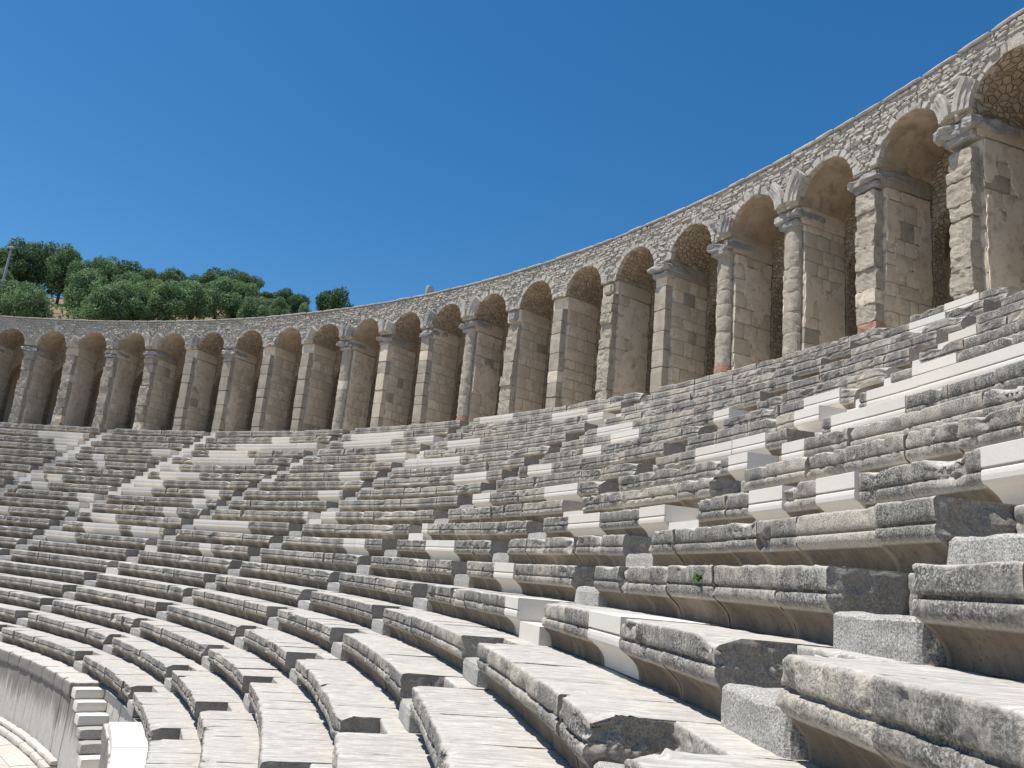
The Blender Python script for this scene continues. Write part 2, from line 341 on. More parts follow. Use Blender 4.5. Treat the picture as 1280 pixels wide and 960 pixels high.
def seat_mesh(k, ta, tb, dist, new, seed, recess=0.0, bite=None, wear=1.0):
    """one seat block in a local frame: x radial (0 at the nose), y tangential, z from the row top"""
    R = R1+(k-1)*T; tm = (ta+tb)/2; L = (tb-ta)*R
    cell = .016 if dist < 5.5 else .026 if dist < 9 else .045 if dist < 14 else .09 if dist < 24 else .22
    if recess:
        P = np.array([(recess+.012, 0., 0), (recess, -.012, .5), (recess+.003, -.24, .6), (recess+.006, -H, .6)])
    else:
        P = PN.copy() if new else PROF.copy()
        if dist > 24: P = P[[0, 2, 4, 6, 8, 10, 11, 13, 15, 17, 19]]
    if cell < .2: P = resample(P, cell)
    back = T+.24
    nt = max(1, int((back-P[0, 0])/(cell*1.6))) if cell < .2 else 2
    tp = np.zeros((nt, 3)); tp[:, 0] = np.linspace(back, P[0, 0], nt+1)[:-1]
    P = np.concatenate([tp, P]); npf = len(P)
    n = max(2, int(L/cell)+1)
    gap = .002 if new else .003
    y = np.linspace(-L/2+gap, L/2-gap, n)
    x = np.repeat(P[None, :, 0], n, 0); z = np.repeat(P[None, :, 1], n, 0); fas = np.repeat(P[None, :, 2], n, 0)
    yy = np.repeat(y[:, None], npf, 1)
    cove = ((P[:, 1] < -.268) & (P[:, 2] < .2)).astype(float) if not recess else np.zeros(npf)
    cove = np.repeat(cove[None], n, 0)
    W = np.stack([x+seed*3.17, yy+seed*1.73, z+seed*.61], -1)
    if not new:
        front = np.clip(1-x/.12, 0, 1)*(z > -.30) if not recess else np.clip(1-(x-recess)/.1, 0, 1)
        if cell < .2:
            e = fbm(W*6.5, 3); e2 = fbm(W*26, 2)
            er = np.clip(e-.52, 0, 1)*.16*wear+np.abs(e2-.5)*.022+np.clip(fbm(W*14+3, 2)-.62, 0, 1)*.10*wear
            x = x+front*er
            z = z-np.clip(e-.50, 0, 1)*.10*front*(z > -.03)*wear
            z = z+(fbm(W*np.array([2.2, 5, 5]), 3)-.5)*.016*(z > -.004)+(e2-.5)*.006*(z > -.004)
            x = x+(fbm(W*5+9, 3)-.5)*.03*cove
            yend = np.clip(1-(L/2-np.abs(yy))/.035, 0, 1)
            x = x+yend**3*front*.012*(.5+e)
        else:
            e = fbm(W*4, 2); x = x+front*np.clip(e-.45, 0, 1)*.13*wear; z = z-np.clip(e-.5, 0, 1)*.09*front*(z > -.03)*wear
        if bite:
            y0, w, dp = bite
            bf = np.clip(1-np.abs(yy-y0)/w, 0, 1)**.5*(z > -.275)*np.clip(1-(x-.0)/.5, 0, 1)
            bf = np.clip(bf*(.3+1.5*fbm(W*11+5, 3))-.2, 0, 1)*1.2
            x = np.where((x < .2), np.maximum(x, x+dp*bf*np.clip((z+.30)/.18, 0, 1)), x)
            z = z-bf*.06*(x < .2)*(z > -.05)
            fas = fas*(1-.45*np.clip(bf*1.2, 0, 1)); x = x+(fbm(W*30, 3)-.5)*.06*np.clip(bf*2, 0, 1); z = z+(fbm(W*24+4, 3)-.5)*.05*np.clip(bf*2, 0, 1)*(z > -.2)
    # arc curvature of the row
    ang = yy/R
    rr = R+x
    Xl = rr*np.cos(ang)-R; Yl = rr*np.sin(ang)
    V = np.stack([Xl, Yl, z], -1).reshape(-1, 3)
    ed = np.clip(1-(L/2-np.abs(yy))/.05, 0, 1)
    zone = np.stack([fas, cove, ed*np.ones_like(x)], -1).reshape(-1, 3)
    Fc = [grid_faces(n, npf, 0, True)]
    # end faces
    cols = np.array([0, .05, .13, .62]) if cell >= .09 else np.concatenate([np.arange(0, .5, cell), [.62]])
    m = len(cols)-1; off = n*npf; Vs = [V]; Zs = [zone]
    for s, i in ((0, 0), (1, n-1)):
        base = V.reshape(n, npf, 3)[i, nt:, :]
        G = np.repeat(base[None], m+1, 0); dx = np.minimum(cols[:, None], np.maximum(.66-base[None, :, 0], .02))
        G[..., 0] = base[None, :, 0]+dx; w_ = np.clip(dx/np.maximum(.2-base[None, :, 0], .02), 0, 1)
        G[..., 2] = base[None, :, 2]*(1-w_)+P[None, nt:, 1]*w_
        if not new and cell < .09:
            q = (G+seed*2.3)*9
            G[1:, :, 1] += ((fbm(q, 3)[1:]-.5)*.10+(fbm(q*4, 3)[1:]-.5)*.04)*np.clip(dx[1:]/.06, 0, 1)*np.clip((P[nt:, 1]*-1)/.04, 0, 1)
        Vs.append(G.reshape(-1, 3))
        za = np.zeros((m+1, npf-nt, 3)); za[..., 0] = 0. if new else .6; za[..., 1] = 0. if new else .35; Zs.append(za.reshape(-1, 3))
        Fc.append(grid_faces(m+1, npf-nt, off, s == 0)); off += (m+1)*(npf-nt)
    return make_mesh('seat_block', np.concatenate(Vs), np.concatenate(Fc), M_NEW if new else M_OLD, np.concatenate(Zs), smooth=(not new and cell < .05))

# stairways: centre angle in degrees, drift per row above the eighth
STAIRS = [(-11.0, 0), (-2.2, 0), (6.65, 0), (15.15, .19), (23.6, -.17), (32.4, .0), (43.2, .1), (53.9, .0), (65.0, .05), (74.4, 0), (84.2, 0), (94.5, 0)]
SW = .64                                         # half width of a stairway in degrees at the eighth row
# new repair blocks: row -> list of angle ranges (degrees); True ends are the pieces put in by the restorers
NEWR = [(7,10.1,11.5), (7,15.6,16.5), (8,19.4,20.8), (10,10.2,11.1), (10,12.0,13.0), (10,7.3,8.0), (10,15.3,17.3), (12,14.6,15.2), (13,13.2,15.2), (14,11.6,15.4), (15,14.2,15.3), (17,15.6,16.7), (20,19.0,20.1), (21,18.8,19.8), (21,17.4,18.1), (15,17.4,18.6), (14,16.8,17.7), (16,22.6,23.5), (13,17.4,20.2), (12,24.6,26.7), (11,22.7,23.8), (10,19.3,21.1), (9,26.7,29.1), (9,34.6,36.6), (11,41.5,44.5), (10,31.3,33.0), (13,44.6,46.5), (14,34.1,36.6), (16,39.1,43.9), (17,43.2,47.1), (18,40.1,42.6), (20,48.3,52.6), (19,48.2,52.2), (19,44.7,46.2), (15,45.8,47.6), (21,41.1,43.5), (20,35.0,37.3), (19,31.7,33.9), (17,28.9,31.0), (16,27.2,28.8), (15,28.0,29.1), (14,29.6,31.2), (12,30.5,31.9), (19,54.5,61.4), (17,57.6,63.1), (18,59.3,62.7), (16,63.1,66.2), (15,60.1,63.7), (20,57.8,59.3), (18,64.2,67.7), (15,53.2,54.4), (10,47.9,53.7), (8,47.7,48.9), (9,58.9,62.4), (9,54.9,57.7), (10,60.9,63.2), (8,61.5,64.2), (12,65.3,67.3), (11,65.0,66.8), (14,71.1,72.4), (14,72.7,75.3), (13,71.2,72.6), (19,74.8,76.9), (18,74.5,75.8), (20,75.4,79.1), (17,73.2,74.5), (13,55.6,57.0), (11,56.6,57.9), (13,61.9,64.8), (14,62.1,65.0), (12,55.4,56.7)]
ROWLOOK = {1: 'lowest curved stone seat row, set directly on the walkway wall', 7: 'seventh seat row up from the walkway, nearest camera, with one white block',
           10: 'tenth seat row up from the walkway, with scattered white repair blocks', 8: 'eighth seat row up, with a small green weed on its front',
           14: 'fourteenth seat row up, with a long run of new white blocks at right', 21: 'topmost stone seat row, directly below the arcade piers'}
for k in range(1, NROWS+1):
    R = R1+(k-1)*T
    root = thing('seat_row', pol(R, 40*D2R, (k-1)*H), ROWLOOK.get(k, ORD[k-1]+' curved stone seat row counted up from the walkway wall'), 'seat row', 'curved stone seat rows')
    org = np.array(root.location)
    cen = [(c+d*(k-8), SW*(40.7/R)) for c, d in STAIRS]
    cuts = []
    edges = [A0]
    for c, w in cen: edges += [c-w, c+w]
    edges.append(A1)
    whites = [(a, b) for kk, a, b in NEWR if kk == k]
    isnew = lambda t: any(a <= t <= b for a, b in whites)
    for si in range(0, len(edges), 2):
        a, b = edges[si], edges[si+1]
        # seat blocks between two stairways
        marks = [a, b]+[x for ab in whites for x in ab if a+.3 < x < b-.3]
        marks = sorted(marks)
        for p0, p1 in zip(marks[:-1], marks[1:]):
            Ls = (p1-p0)*D2R*R; n = max(1, int(round(Ls/rng.uniform(.72, .95))))
            ws = rng.uniform(.65, 1.4, n); ws = np.cumsum(ws/ws.sum())*(p1-p0)+p0; ts = [p0]+list(ws)
            for q in range(n):
                t0_, t1_ = ts[q]*D2R, ts[q+1]*D2R; tm = (t0_+t1_)/2
                P = pol(R, tm, k*H); dist = np.linalg.norm(P-CAM)
                nw = isnew(tm/D2R) or (k > 9 and rng.random() < .012)
                sd_ = int(rng.integers(1, 900)); bite = None
                first = q == 0 and p0 == a; last = q == n-1 and p1 == b
                Lb = (t1_-t0_)*R
                if not nw:
                    if rng.random() < (.38 if (first or last) else (.16 if k < 8 else .26)):
                        y0 = (-Lb/2 if first else Lb/2 if last else rng.uniform(-Lb/2, Lb/2)); bite = (y0, rng.uniform(.08, .26), rng.uniform(.05, .14)*(.45 if dist < 9 else 1))
                me = seat_mesh(k, t0_, t1_, dist, nw, sd_, 0, bite, rng.uniform(.4, 1.5) if k < 8 else rng.uniform(.4, 1.8))
                jr = 0 if nw else rng.normal(0, .008)
                o = mesh_obj('seat_block', me, root, pol(R+jr+wob(k, tm)[0], tm, k*H+wob(k, tm)[1]+(0 if nw else rng.normal(0, .003))), tm+(0 if nw else rng.normal(0, .006)), org)
        # the stairway that follows: landing stone cut back from the nose, and a half-height step in front of it
        if si+2 < len(edges):
            c0, c1 = edges[si+1]*D2R, edges[si+2]*D2R; tm = (c0+c1)/2; P = pol(R, tm, k*H); dist = np.linalg.norm(P-CAM)
            deg = tm/D2R
            nw = (k >= 13 and (60 < deg < 78) and rng.random() < (.9 if deg < 69 else .5)) or (14 <= k <= 18 and 14 < deg < 20) or isnew(deg) or rng.random() < .06
            me = seat_mesh(k, c0, c1, dist, nw, int(rng.integers(1, 900)), .52)
            me.name = 'landing_stone'
            mesh_obj('landing_stone', me, root, P, tm, org)
            ns = nw or (k == 7 and 14 < deg < 18) or (k == 10 and 14 < deg < 17)
            w = (c1-c0)*R/2
            n = (14, 22, 10) if dist < 9 else (5, 8, 4) if dist < 16 else (2, 3, 2)
            hh = rng.uniform(.205, .245)
            V, Fc = rough_box(.035+rng.uniform(0, .05), .56, -w+.01, w-.01, -.05, hh, n, .002 if ns else (.016 if dist < 16 else .014), 7, .002 if ns else .02, int(rng.integers(1, 500)), True)
            o = mesh_obj('step_block', make_mesh('step_block', V, Fc, M_NEW if ns else M_STEP), root, pol(R+wob(k, tm)[0], tm, (k-1)*H), tm, org)

# ------------------------------------------------------------------ walkway wall (podium), its staircase, walkway floor
RP, RB, ZF = 35.22, 35.965, -2.13                # wall face, face under the first seat row, walkway floor
ST0, ST1 = 39.1, 30.6                            # staircase recess between these angles
pw = thing('podium_wall', pol(RP, 46*D2R, ZF), 'drip-stained grey stone wall below the lowest seat row', 'wall'); po = np.array(pw.location)
def curved_block(name, parent, org, r0, r1, ta, tb, z0, z1, mat, n=(2, 4, 4), amp=.008, rnd=.01, zone=None, seed=0, freq=5):
    tm = (ta+tb)/2; w = (tb-ta)*(r0+r1)/4
    V, Fc = rough_box(r0, r1, -w+.003, w-.003, z0, z1, n, amp, freq, rnd, seed)
    rr = V[:, 0].copy(); ang = V[:, 1]/((r0+r1)/2)
    V[:, 0] = rr*np.cos(ang)-r0; V[:, 1] = rr*np.sin(ang); zz = V[:, 2].copy(); V[:, 2] -= z0
    zc = None
    if zone is not None:
        zc = np.zeros((len(V), 3)); zc[:, 0] = zone(zz)
    return mesh_obj(name, make_mesh(name, V, Fc, mat, zc), parent, pol(r0, tm, z0), tm, org)
zs = lambda z: np.clip(1-(-.25-z)/1.1, 0, 1)
def wall_run(ra, rb, t0, t1, seed):
    t = t0
    while t < t1-.2:
        w = min(rng.uniform(1.2, 1.9), t1-t)
        if t1-(t+w) < .5: w = t1-t
        curved_block('wall_slab', pw, po, ra+rng.uniform(0, .012), rb, t*D2R, (t+w)*D2R, ZF+.28, -.36, M_POD, (2, 7, 12), .012, .012, zs, int(rng.integers(500)), 4)
        t += w
wall_run(RP+.05, RP+.4, ST0, 80, 1); wall_run(RP+.05, RP+.4, -10, ST1, 2)
t = ST1-.3
while t < ST0+.3:                                # back of the stair recess, under the first seats
    curved_block('wall_slab', pw, po, RB+rng.uniform(0, .012), RB+.3, t*D2R, (t+1.25)*D2R, ZF, -.03, M_POD, (2, 6, 14), .012, .012, lambda z: z*0, int(rng.integers(500)), 4); t += 1.25
for a, b in ((ST0, 80), (-10, ST1)):
    t = a
    while t < b-.1:
        w = min(rng.uniform(1.4, 2.2), b-t)
        if b-(t+w) < .6: w = b-t
        curved_block('coping_stone', pw, po, RP, RB+.25, t*D2R, (t+w)*D2R, -.36, 0, M_POD, (6, 8, 5), .014, .02, lambda z: np.where(z > -.02, 0, 1), int(rng.integers(500)))
        curved_block('base_moulding', pw, po, RP-.10, RP+.3, t*D2R, (t+w)*D2R, ZF+.15, ZF+.28, M_FLOOR, (3, 6, 3), .012, .02, None, int(rng.integers(500)))
        curved_block('base_stone', pw, po, RP-.22, RP+.3, t*D2R, (t+w)*D2R, ZF-.02, ZF+.15, M_FLOOR, (3, 6, 3), .012, .02, None, int(rng.integers(500)))
        t += w
ss = thing('wall_staircase', pol(RP, 35*D2R, ZF), 'straight flight of white steps climbing along the walkway wall', 'stairs'); so_ = np.array(ss.location)
for i in range(9):
    tb = ST0-.72*i; old = i in (3, 4)
    o = curved_block('step', ss, so_, RP+.06, RB-.004, (tb-.76)*D2R, (tb+.0)*D2R, -.10-.232*(i+1), -.10-.232*i, M_STEP if old else M_NEW, (4, 6, 4), .014 if old else .005, .016 if old else .008, None, i)
    if -.10-.232*(i+1) > ZF+.05: curved_block('wall_slab', pw, po, RP+.075, RB-.01, (tb-.735)*D2R, (tb-.005)*D2R, ZF-.02, -.104-.232*(i+1), M_POD, (2, 3, 6), .004, .004, zs, i+40)
    if old: o['label'] = 'old brown-stained step among the white ones'
sl = thing('ledge_slab', pol(RP, 25*D2R, 0), 'large new white slab on the ledge in front of the lowest row', 'slab'); lo_ = np.array(sl.location)
for a, b in ((20.2, 23.1), (23.13, 25.6), (25.63, 29.3)):
    curved_block('slab_stone', sl, lo_, RP+.03, RB-.005, a*D2R, b*D2R, .004, .15, M_NEW, (2, 6, 2), .002, .004, None, int(a))
wf = structure('walkway_floor', make_mesh('walkway_floor', *ring([(32.9, ZF-.02), (35.5, ZF-.02)], A0, A1), M_MORTAR))
for j, (ra, rb) in enumerate(((33.05, 33.78), (33.79, 34.40), (34.41, 34.99))):
    t = 30+j*.4
    while t < 66:
        w = rng.uniform(1.4, 2.6)
        curved_block('paving_stone', wf, np.zeros(3), ra, rb, t*D2R, (t+w)*D2R, ZF-.12, ZF+rng.uniform(-.004, .006), M_FLOOR, (4, 5, 1), .008, .01, None, int(rng.integers(500))); t += w

# ------------------------------------------------------------------ arcade
ZB = NROWS*H
ZS = 15.28                                       # springing of the arches
PW = .44                                         # half width of a pier
def ap(th, a, b, z): return pol(RA+b, th+a/RA, z)
def cyl_map(V, r_off=RA):
    """local (b, a, z) -> polar bend about the pier or bay axis"""
    ang = V[:, 1]/RA; rr = r_off+V[:, 0]
    return np.stack([rr*np.cos(ang)-RA, rr*np.sin(ang), V[:, 2]], 1)
KIND = {0: 'broken', 1: 'broken', 2: 'broken', 3: 'broken', 4: 'flat', 5: 'flat', 6: 'flat', 7: 'flat', 8: 'round', 9: 'flat', 10: 'flat', 11: 'round', 12: 'broken', 13: 'flat',
        14: 'broken', 15: 'flat', 16: 'round', 17: 'round', 18: 'broken', 19: 'broken', 20: 'round', 21: 'flat', -1: 'broken', -2: 'flat'}
CAPS = {-2: 'cs', -1: 'c', 0: 'c', 1: 's', 2: 'cs', 3: 'cS', 4: 's', 5: 'c', 6: '', 7: 's', 8: 'cs', 9: 'cs', 10: 'cs', 11: 'cS', 12: 'o', 13: '', 14: 'o', 15: 'c', 16: 'cs', 17: 'cS', 18: 'c', 19: 'CS', 20: 'C', 21: 'c'}
LOOKS = {'broken': 'with a broken jagged front', 'flat': 'with a flat pilaster front', 'round': 'with a rounded half-column front'}
PIERS = list(range(-2, 22))
def pier_theta(i): return TH0-DTH*i-.38/RA
def put(name, V, Fc, mat, parent, th, bend=True):
    V = cyl_map(V) if bend else V
    V = V.copy(); V[:, 2] -= ZB
    return mesh_obj(name, make_mesh(name, V, Fc, mat), parent)
for i in PIERS:
    th = pier_theta(i); kd = KIND[i]; dist = np.linalg.norm(pol(RA, th, 12)-CAM)
    where = 'arcade pier at the right picture edge' if i == 20 else 'arcade pier just beyond the right picture edge' if i == 21 else 'arcade pier just beyond the left picture edge' if i == -2 else 'arcade pier at the left picture edge' if i == -1 else ORD[i]+' arcade pier from the left'
    cp = CAPS[i]
    extra = '' if i in (-2, -1, 20, 21) else (' and grey capital' if 'c' in cp.lower() else ' and no capital' if cp in ('', 'o') else ' and white springer stone')
    root = thing('arcade_pier', pol(RA, th, ZB), f'{where} {LOOKS[kd]}{extra}', 'pier', 'tan stone arcade piers')
    root.rotation_euler = (0, 0, th)
    near = dist < 36
    # body: ashlar courses, three blocks deep, over a slightly smaller core
    V, Fc = rough_box(.30, 1.9, -PW+.05, PW-.05, ZB-.3, ZIMP+.3, (1, 1, 1), 0, 1, 0); put('core', V, Fc, M_MORTAR, root, th)
    smooth_body = kd in ('round',) or i in (0, 1, 2, 4, 5, 18, 19)
    z = ZB-.15; c = 0
    while z < ZIMP-.05:
        hc = min(rng.uniform(.36, .56), ZIMP-z)
        if ZIMP-(z+hc) < .2: hc = ZIMP-z
        bs = [.28, .28+rng.uniform(.4, .6)+(c % 2)*.25, .28+rng.uniform(.9, 1.05)+(c % 2)*.2, 1.93]
        for b0, b1 in zip(bs[:-1], bs[1:]):
            ins = rng.uniform(0, .03)
            V, Fc = rough_box(b0+.006, b1-.006, -PW+ins, PW-ins, z+.006, z+hc-.006, (4, 2, 3) if near else (2, 1, 1), .016, 4, .014, int(rng.integers(900)))
            put('ashlar_block', V, Fc, M_PIER if rng.random() < .8 else M_FRONT if rng.random() < .2 else M_PLASTER, root, th)
        z += hc; c += 1
    if smooth_body or rng.random() < .35:       # remains of plaster, irregular outline, on both cheeks
        for sgn in (-1, 1):
            nb, nz = 26, 44
            bb = np.linspace(.30, 1.88, nb); zz = np.linspace(ZB+.0, ZIMP-.05, nz); B, Zz = np.meshgrid(bb, zz, indexing='ij')
            q = np.stack([B*1.1+i*5.1+sgn, Zz*.8, B*0+i], -1); mk = fbm(q, 4)
            lim = .46 if smooth_body else .54
            keep = (mk > lim)
            V = np.stack([B, B*0+sgn*(PW+.012+.012*fbm(q*3, 2)), Zz], -1).reshape(-1, 3)
            jit = (rng.random((nb*nz, 2))-.5)*.05; V[:, 0] += jit[:, 0]; V[:, 2] += jit[:, 1]
            fc = grid_faces(nb, nz, 0, sgn > 0); kf = keep.ravel()[fc].sum(1) >= 3; fc = fc[kf]
            if len(fc):
                # rim: give the sheet its thickness by a second layer sunk into the pier
                V2 = V.copy(); V2[:, 1] = sgn*(PW-.02)
                from collections import Counter
                cnt = Counter(); order = {}
                for f_ in fc:
                    for u_, w_ in zip(f_, np.roll(f_, -1)):
                        cnt[frozenset((int(u_), int(w_)))] += 1; order[frozenset((int(u_), int(w_)))] = (int(u_), int(w_))
                N = len(V); rim = [[order[e][1], order[e][0], order[e][0]+N, order[e][1]+N] for e, n_ in cnt.items() if n_ == 1]
                put('plaster_patch', np.concatenate([V, V2]), fc.tolist()+rim, M_PLASTER, root, th)
    # front: pilaster, half column or broken stack
    z = ZB-.2; j = 0
    top = ZIMP if kd != 'broken' else ZIMP-rng.uniform(0, .25)
    while z < top-.05:
        hc = rng.uniform(.45, .95) if kd == 'flat' else rng.uniform(.35, .7)
        hc = min(hc, top-z)
        if top-(z+hc) < .22: hc = top-z
        mat = M_FRONT if rng.random() < .9 else M_PIER
        if z < ZB+.35 and i in (11, 16, 17, 18): mat = M_BRICK
        if kd == 'flat':
            V, Fc = rough_box(-.02+rng.normal(0, .01), .31, -.29+rng.normal(0, .008), .29+rng.normal(0, .008), z+.003, z+hc-.003, (2, 3, 5) if near else (1, 2, 2), .012, 5, .012, int(rng.integers(900)))
        elif kd == 'round':
            nt = 14; nzz = 7 if near else 4; an = np.linspace(-.5*math.pi, .5*math.pi, nt); zz = np.linspace(z+.003, z+hc-.003, nzz)
            A_, Z_ = np.meshgrid(an, zz, indexing='ij'); rad = .32+.045*(fbm(np.stack([A_*2+i, Z_*5, A_*0+j], -1), 3)-.5)*2
            rad = rad-.012*(np.abs(Z_-(z+hc/2)) > hc/2-.02)
            V = np.stack([.26-rad*.72*np.cos(A_), rad*np.sin(A_), Z_], -1).reshape(-1, 3); Fc = grid_faces(nt, nzz, 0, False)
            e = len(V); V = np.concatenate([V, [[.26, 0, z+.003], [.26, 0, z+hc-.003]]])
            ff = Fc.tolist()+[[q*nzz+nzz-1, e+1, (q+1)*nzz+nzz-1] for q in range(nt-1)]+[[q*nzz, (q+1)*nzz, e] for q in range(nt-1)]
            Fc = ff
        else:
            w0 = .32+rng.normal(0, .03); w1 = .32+rng.normal(0, .03)
            V, Fc = rough_box(-.05+abs(rng.normal(0, .05)), .31, -w0, w1, z+.001, z+hc-.001, (5, 8, 8) if near else (3, 5, 4), .042, 7, .008, int(rng.integers(900)))
        put('pilaster_stone' if kd == 'flat' else 'column_drum' if kd == 'round' else 'broken_stone', V, Fc, mat, root, th)
        z += hc; j += 1
    # capital / impost blocks
    nn = (10, 8, 5) if near else (5, 5, 3)
    big = .08 if 'C' in cp else 0
    V, Fc = rough_box(.12, 1.93, -PW-.02, PW+.02, ZIMP+.0, ZS+.02, (6, 4, 3), .02, 5, .02, int(rng.integers(900))); put('impost_course', V, Fc, M_PIER if 'c' not in cp.lower() else M_GREY if i > 14 and False else M_FRONT if i % 3 == 0 else M_PIER, root, th)
    if 'c' in cp.lower():
        cut = rng.uniform(0, .12)
        V, Fc = rough_box(-.10+cut, 1.0, -.40, .40, ZIMP-.04, ZIMP+.16, nn, .04, 6, .03, int(rng.integers(900))); cpo = put('capital', V, Fc, M_GREY, root, th)
        V, Fc = rough_box(-.32+cut-big, 1.05+big*4, -.50-big, .52+big, ZIMP+.165, ZIMP+.40+big, nn, .075, 4, .03, int(rng.integers(900)))
        tz, ty = rng.normal(0, .07), rng.normal(0, .05); V = V.copy(); V[:, 2] += V[:, 1]*tz-(V[:, 0]-.3)*ty; V[V[:, 0] < -.1, 0] += (np.clip(fbm(V[V[:, 0] < -.1]*3+i*1.7, 2)-.25, 0, 1)*.55)
        o = put('abacus', V, Fc, M_GREY, cpo, th)
    if 'o' in cp:
        V, Fc = rough_box(-.06, .55, -.27, .27, ZIMP+.02, ZIMP+.46, (6, 6, 6), .04, 4, .10, int(rng.integers(900))); put('loose_capital_stone', V, Fc, M_GREY if i == 12 else M_FRONT, root, th)
    if 's' in cp.lower():                       # first moulded stone of the vanished arch ring
        S = 1.25 if 'S' in cp else 1.0
        hb = DTH*RA/2; w_ = hb-PW
        for sg in ((-1, 1) if 'S' in cp or i in (8, 9) else (-1,)):
            a0 = math.radians(4); a1 = math.radians(rng.uniform(26, 38)*S); na = 6
            ringp = [(w_-.0, .3), (w_-.0, -.14), (w_+.11, -.16), (w_+.115, -.19), (w_+.23, -.21), (w_+.24, -.25), (w_+.36, -.27), (w_+.40, -.25), (w_+.40, .3)]
            V = []
            for q in range(na):
                be = a0+(a1-a0)*q/(na-1)
                for rr_, bb_ in ringp:
                    aa = sg*(hb-rr_*math.cos(be)); V.append((bb_, aa, ZS+.06+rr_*math.sin(be)))
            V = np.array(V); nr = len(ringp); V += (fbm(V*6+i, 2)[:, None]-.5)*.04
            Fc = grid_faces(na, nr, 0, sg > 0).tolist(); Fc += [list(range(nr))[::(1 if sg < 0 else -1)], [(na-1)*nr+q for q in range(nr)][::(-1 if sg < 0 else 1)]]
            put('arch_springer', V, Fc, M_RUB if i % 2 else M_GREY, root, th)

# wall above the arches
aw = thing('arcade_wall', pol(RA, 45*D2R, ZS), 'long curved rubble wall and vaults above the arcade piers', 'wall'); ao = np.array(aw.location)
HB = DTH*RA/2; WV = HB-PW; ZT = ZTOP-.10
BAYS = [(pier_theta(i)+pier_theta(i+1))/2 for i in range(-5, 24)]
NB_ = 18
for bi, th in enumerate(BAYS):
    be = np.linspace(0, math.pi, NB_+1)
    arch = [(HB, ZS), ]+[(WV*math.cos(b), ZS+WV*math.sin(b)) for b in be]+[(-HB, ZS)]
    # spandrel front
    V = []; Fc = []
    for a, z in arch:
        for zz in np.linspace(z, ZT, 5): V.append((0, a, zz))
    V = np.array(V); V[:, 0] += (fbm(V*3+bi*3.3, 3)-.5)*.05
    f1 = grid_faces(len(arch), 5, 0, False)
    # underside from the front to the back wall, and the roof
    dep = np.linspace(0, 6.6, 18); n0 = len(V)
    put_z = lambda o: o
    VV = cyl_map(V); VV[:, 2] -= ZS
    mesh_obj('spandrel', make_mesh('spandrel', VV, f1, M_MORTAR), aw, pol(RA, th, ZS), th, ao)
    W2 = np.array([(d, a*1.0, z) for a, z in arch for d in dep]); W2[:, 2] += (fbm(W2*2.5+bi, 3)-.5)*.05; W2[:, 1] += (fbm(W2*2.5+bi+9, 3)-.5)*.05
    W2[::len(dep), 0] -= .004
    W2 = cyl_map(W2); W2[:, 2] -= ZS
    mesh_obj('vault', make_mesh('vault', W2, grid_faces(NB_+3, len(dep), 0, True), M_VAULT if (bi-3) in (12, 13, 14, 15, 16, 17, 6, 7, 9) or bi % 5 == 4 else M_VPLAS, smooth=True), aw, pol(RA, th, ZS), th, ao)
for bi, th in enumerate(BAYS):                    # rear wall of each bay with an arched doorway to the dark corridor
    dw, zs_ = .99, ZB+3.55
    low = [(HB, ZB-.2), (dw, ZB-.2)]+[(dw*math.cos(b), zs_+dw*math.sin(b)) for b in np.linspace(0, math.pi, 11)]+[(-dw, ZB-.2), (-HB, ZB-.2)]
    V = np.array([(1.94+.4*e, a, z) for e in (0, 1) for a, z in low]+[(1.94+.4*e, a, ZT-.02) for e in (0, 1) for a, z in low]); n = len(low); Fc = []
    V[:, 0] += (fbm(V*3+bi, 2)-.5)*.03
    for j in range(n-1):
        Fc += [[j, 2*n+j, 2*n+j+1, j+1], [n+j, n+j+1, 3*n+j+1, 3*n+j], [j, j+1, n+j+1, n+j]]
    V = cyl_map(V); V[:, 2] -= ZS
    mesh_obj('rear_wall', make_mesh('rear_wall', V, Fc, M_VAULT), aw, pol(RA, th, ZS), th, ao)
t_l, t_r = pier_theta(-5)/D2R, pier_theta(24)/D2R
for nm, prf, mt in (('roof', [(RA-.02, ZT), (RA+7.0, ZT+.05), (RA+7.0, ZB-6)], M_MORTAR), ('back_wall', [(RA+6.6, ZT), (RA+6.6, ZB-.2)], M_PIER)):
    V, Fc = ring(prf, t_r, t_l, .8, True); mesh_obj(nm, make_mesh(nm, V-ao, Fc, mt), aw)
V, Fc = ring([(RA-.6, ZB-.012), (RA+6.8, ZB-.012)], t_r, t_l, .8, False); structure('gallery_floor', make_mesh('gallery_floor', V, Fc, M_BED))

